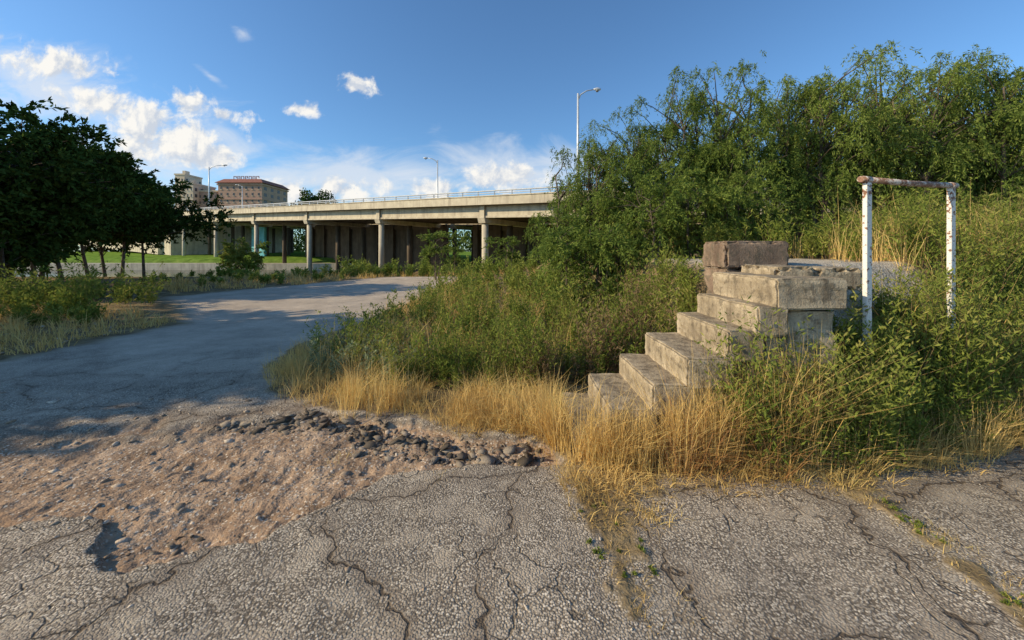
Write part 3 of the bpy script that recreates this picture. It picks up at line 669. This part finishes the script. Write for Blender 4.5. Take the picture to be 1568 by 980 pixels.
# ------------------------------------------------------------ stones
def rocks(name,C,size,flat,mat,rng,rough=.28):
    import bmesh
    bm=bmesh.new(); bmesh.ops.create_icosphere(bm,subdivisions=1,radius=1); tv=np.array([v.co[:] for v in bm.verts]); tf=np.array([[v.index for v in f.verts] for f in bm.faces]); bm.free()
    n=len(C); nv=len(tv)
    V_=tv[None]*(1+rng.normal(0,rough,(n,nv,1)))*np.stack([rng.uniform(.6,1.4,n),rng.uniform(.6,1.4,n),rng.uniform(.5,1.,n)*flat],1)[:,None]
    a=rng.random(n)*6.28; c,s=np.cos(a)[:,None],np.sin(a)[:,None]; x=V_[...,0]*c-V_[...,1]*s; y=V_[...,0]*s+V_[...,1]*c
    tl=rng.normal(0,.35,n)[:,None]; z=V_[...,2]+x*tl
    V_=np.stack([x,y,z],2)*size[:,None,None]+C[:,None]
    F_=(tf[None]+np.arange(n)[:,None,None]*nv).reshape(-1,3)
    return link(bpy.data.objects.new(name,np_mesh(name,V_.reshape(-1,3),F_,[mat])))
def rock_mat(name,cols,nsz=120,bd_=.004):
    m,nt=newmat(name); q=N(nt); g=q.n('ShaderNodeNewGeometry'); c=q.ramp(g.outputs['Random Per Island'],[(i/(len(cols)-1),k) for i,k in enumerate(cols)])
    n=q.noise(g.outputs['Position'],nsz,2); c=q.mix(q.mr(n.outputs[0],.4,.65,0,.45),c,(.13,.105,.08)); q.outd(c,q.bump(n.outputs[0],.8,bd_)); return m
tan=rock_mat('tan_stone',[(.22,.16,.11),(.4,.3,.21),(.54,.43,.32),(.7,.6,.48)]); dk=rock_mat('broken_asphalt',[(.07,.058,.045),(.16,.13,.1),(.36,.3,.23)],90,.006)
rg=np.random.default_rng(11)
C=scatter([(-7,2.6),(-3,2.35),(-2.3,2.1),(-1.4,2.2),(-.8,2.85),(.4,2.95),(.3,3.4),(-1.2,3.7),(-3,4.4),(-6.5,4.6)],9000,rg); rocks('gravel_stones',C+[0,0,.005],rg.exponential(.0042,9000).clip(.001,.035)+.003,.7,tan,rg)
rimL=[(-2.8,3.66),(-2.0,3.96),(-1.2,3.72),(-.6,3.42),(-.6,3.3),(-1.6,3.58),(-2.6,3.52)]
rimR=[(-1.5,3.6),(.2,3.32),(.3,3.05),(-.5,3.02),(-1.3,3.2)]
C=np.concatenate([scatter(rimL,620,rg),scatter(rimR,560,rg),scatter([(-2.4,2.4),(-1.4,2.3),(-1.5,2.15),(-2.2,2.1)],60,rg)])
sz_=rg.exponential(.013,len(C)).clip(.002,.085)+.004; sz_[-60:]*=.5
rocks('broken_asphalt_chunks',C+[0,0,.008],sz_,.32,dk,rg,.4)
C=scatter(rect(-5,4.5,1.0,6),2600,rg,offst); rocks('loose_pebbles',C+[0,0,.01],rg.exponential(.002,2600).clip(.001,.012)+.002,.7,tan,rg)
C=scatter([(-12,5.5),(-7.5,6),(-7.4,8.5),(-12,9)],60,rg); rocks('roadside_stones',C+[0,0,.02],rg.uniform(.02,.07,60),.7,tan,rg)
# ------------------------------------------------------------ sky and sun
W=bpy.data.worlds.new('World'); S.world=W; W.use_nodes=True; nt=W.node_tree; nt.nodes.clear(); q=N(nt)
EL=math.radians(27); AZ=math.radians(258)
SS=.13
sky=q.n('ShaderNodeTexSky',sky_type='NISHITA'); sky.sun_disc=False; sky.sun_elevation=EL; sky.sun_rotation=AZ; sky.air_density=1.; sky.dust_density=.4; sky.ozone_density=2.
tc=q.n('ShaderNodeTexCoord'); sx=q.n('ShaderNodeSeparateXYZ'); q.l(tc.outputs['Generated'],sx.inputs[0])
yy=q.math('MAXIMUM',sx.outputs[1],.05); u=q.math('DIVIDE',sx.outputs[0],yy); v=q.math('DIVIDE',sx.outputs[2],yy)
cb=q.n('ShaderNodeCombineXYZ'); q.l(u,cb.inputs[0]); q.l(v,cb.inputs[1]); uv=cb.outputs[0]
def blob(px,py,rx,ry,rot=0,k=1.):
    m=q.n('ShaderNodeMapping',vector_type='TEXTURE'); q.l(uv,m.inputs[0]); m.inputs['Location'].default_value=((px-784)/F,(HY-py)/F,0)
    m.inputs['Rotation'].default_value=(0,0,math.radians(rot)); m.inputs['Scale'].default_value=(rx/F,ry/F,1)
    L=q.n('ShaderNodeVectorMath',operation='LENGTH'); q.l(m.outputs[0],L.inputs[0]); return q.math('SUBTRACT',k,L.outputs['Value'])
def union(l):
    r=blob(*l[0])
    for x in l[1:]: r=q.math('MAXIMUM',r,blob(*x))
    return r
crisp=union([(75,98,120,38,-15),(150,155,110,40,-18),(225,190,90,54),(258,215,120,62),(325,242,80,32),(291,160,48,32),(343,178,42,20),(550,132,50,21),(457,168,42,16),(775,272,90,32),(520,288,100,30),(430,293,75,32),(670,288,80,22)])
soft=union([(60,130,340,80,-22),(240,230,270,85,-8),(560,270,390,58,0),(790,262,270,58,0),(370,50,50,22,-30,.6),(320,115,50,12,-35,.7),(100,300,380,75,0),(1300,310,500,50,0)])
ns=q.noise(uv,13,7,.62,.25).outputs[0]; mpn=q.n('ShaderNodeMapping'); mpn.inputs['Scale'].default_value=(1,2.2,1); mpn.inputs['Rotation'].default_value=(0,0,math.radians(12)); q.l(uv,mpn.inputs[0])
ns2=q.noise(mpn.outputs[0],5,6,.6,.6).outputs[0]
dc_=q.mr(q.math('ADD',crisp,q.math('MULTIPLY',q.math('SUBTRACT',ns,.5),3.)),.14,.75,0,.97,True)
ds_=q.mr(q.math('ADD',soft,q.math('MULTIPLY',q.math('SUBTRACT',ns2,.5),2.4)),.03,1.05,0,.76,True)
fr_=q.math('GREATER_THAN',sx.outputs[1],.06)
off=q.n('ShaderNodeVectorMath',operation='ADD'); q.l(uv,off.inputs[0]); off.inputs[1].default_value=(-.014,.022,0)
nsb=q.noise(off.outputs[0],13,5,.62,.25).outputs[0]
sh=q.mr(q.math('SUBTRACT',ns,nsb),-.1,.08,0,1)
k=1/SS
cc=q.mix(sh,(.62*k,.67*k,.75*k),(.99*k,.96*k,.9*k))
skyc=q.mix(1.,sky.outputs[0],(.78,1.1,1.34),'MULTIPLY')
col=q.mix(q.math('MULTIPLY',ds_,fr_),skyc,(.76*k,.81*k,.88*k)); col=q.mix(q.math('MULTIPLY',dc_,fr_),col,cc)
bg=q.n('ShaderNodeBackground'); bg.inputs[1].default_value=SS; q.l(col,bg.inputs[0]); o=q.n('ShaderNodeOutputWorld'); q.l(bg.outputs[0],o.inputs[0])
W.cycles.sampling_method='NONE'
sd=bpy.data.lights.new('sun','SUN'); sd.energy=5.; sd.angle=math.radians(.5); sd.color=(1,.83,.56); so=link(bpy.data.objects.new('sun',sd))
so.rotation_euler=Vector((math.cos(EL)*math.sin(AZ),math.cos(EL)*math.cos(AZ),math.sin(EL))).to_track_quat('Z','Y').to_euler()
cd=bpy.data.cameras.new('camera'); cd.sensor_width=36; cd.lens=36*F/1568; cd.shift_y=-(490-HY)/1568; cd.clip_start=.05; cd.clip_end=5000
co=link(bpy.data.objects.new('camera',cd)); co.location=(0,0,CH); co.rotation_euler=(math.pi/2,0,0); S.camera=co
S.view_settings.view_transform='Standard'; S.view_settings.look='None'; S.view_settings.exposure=0
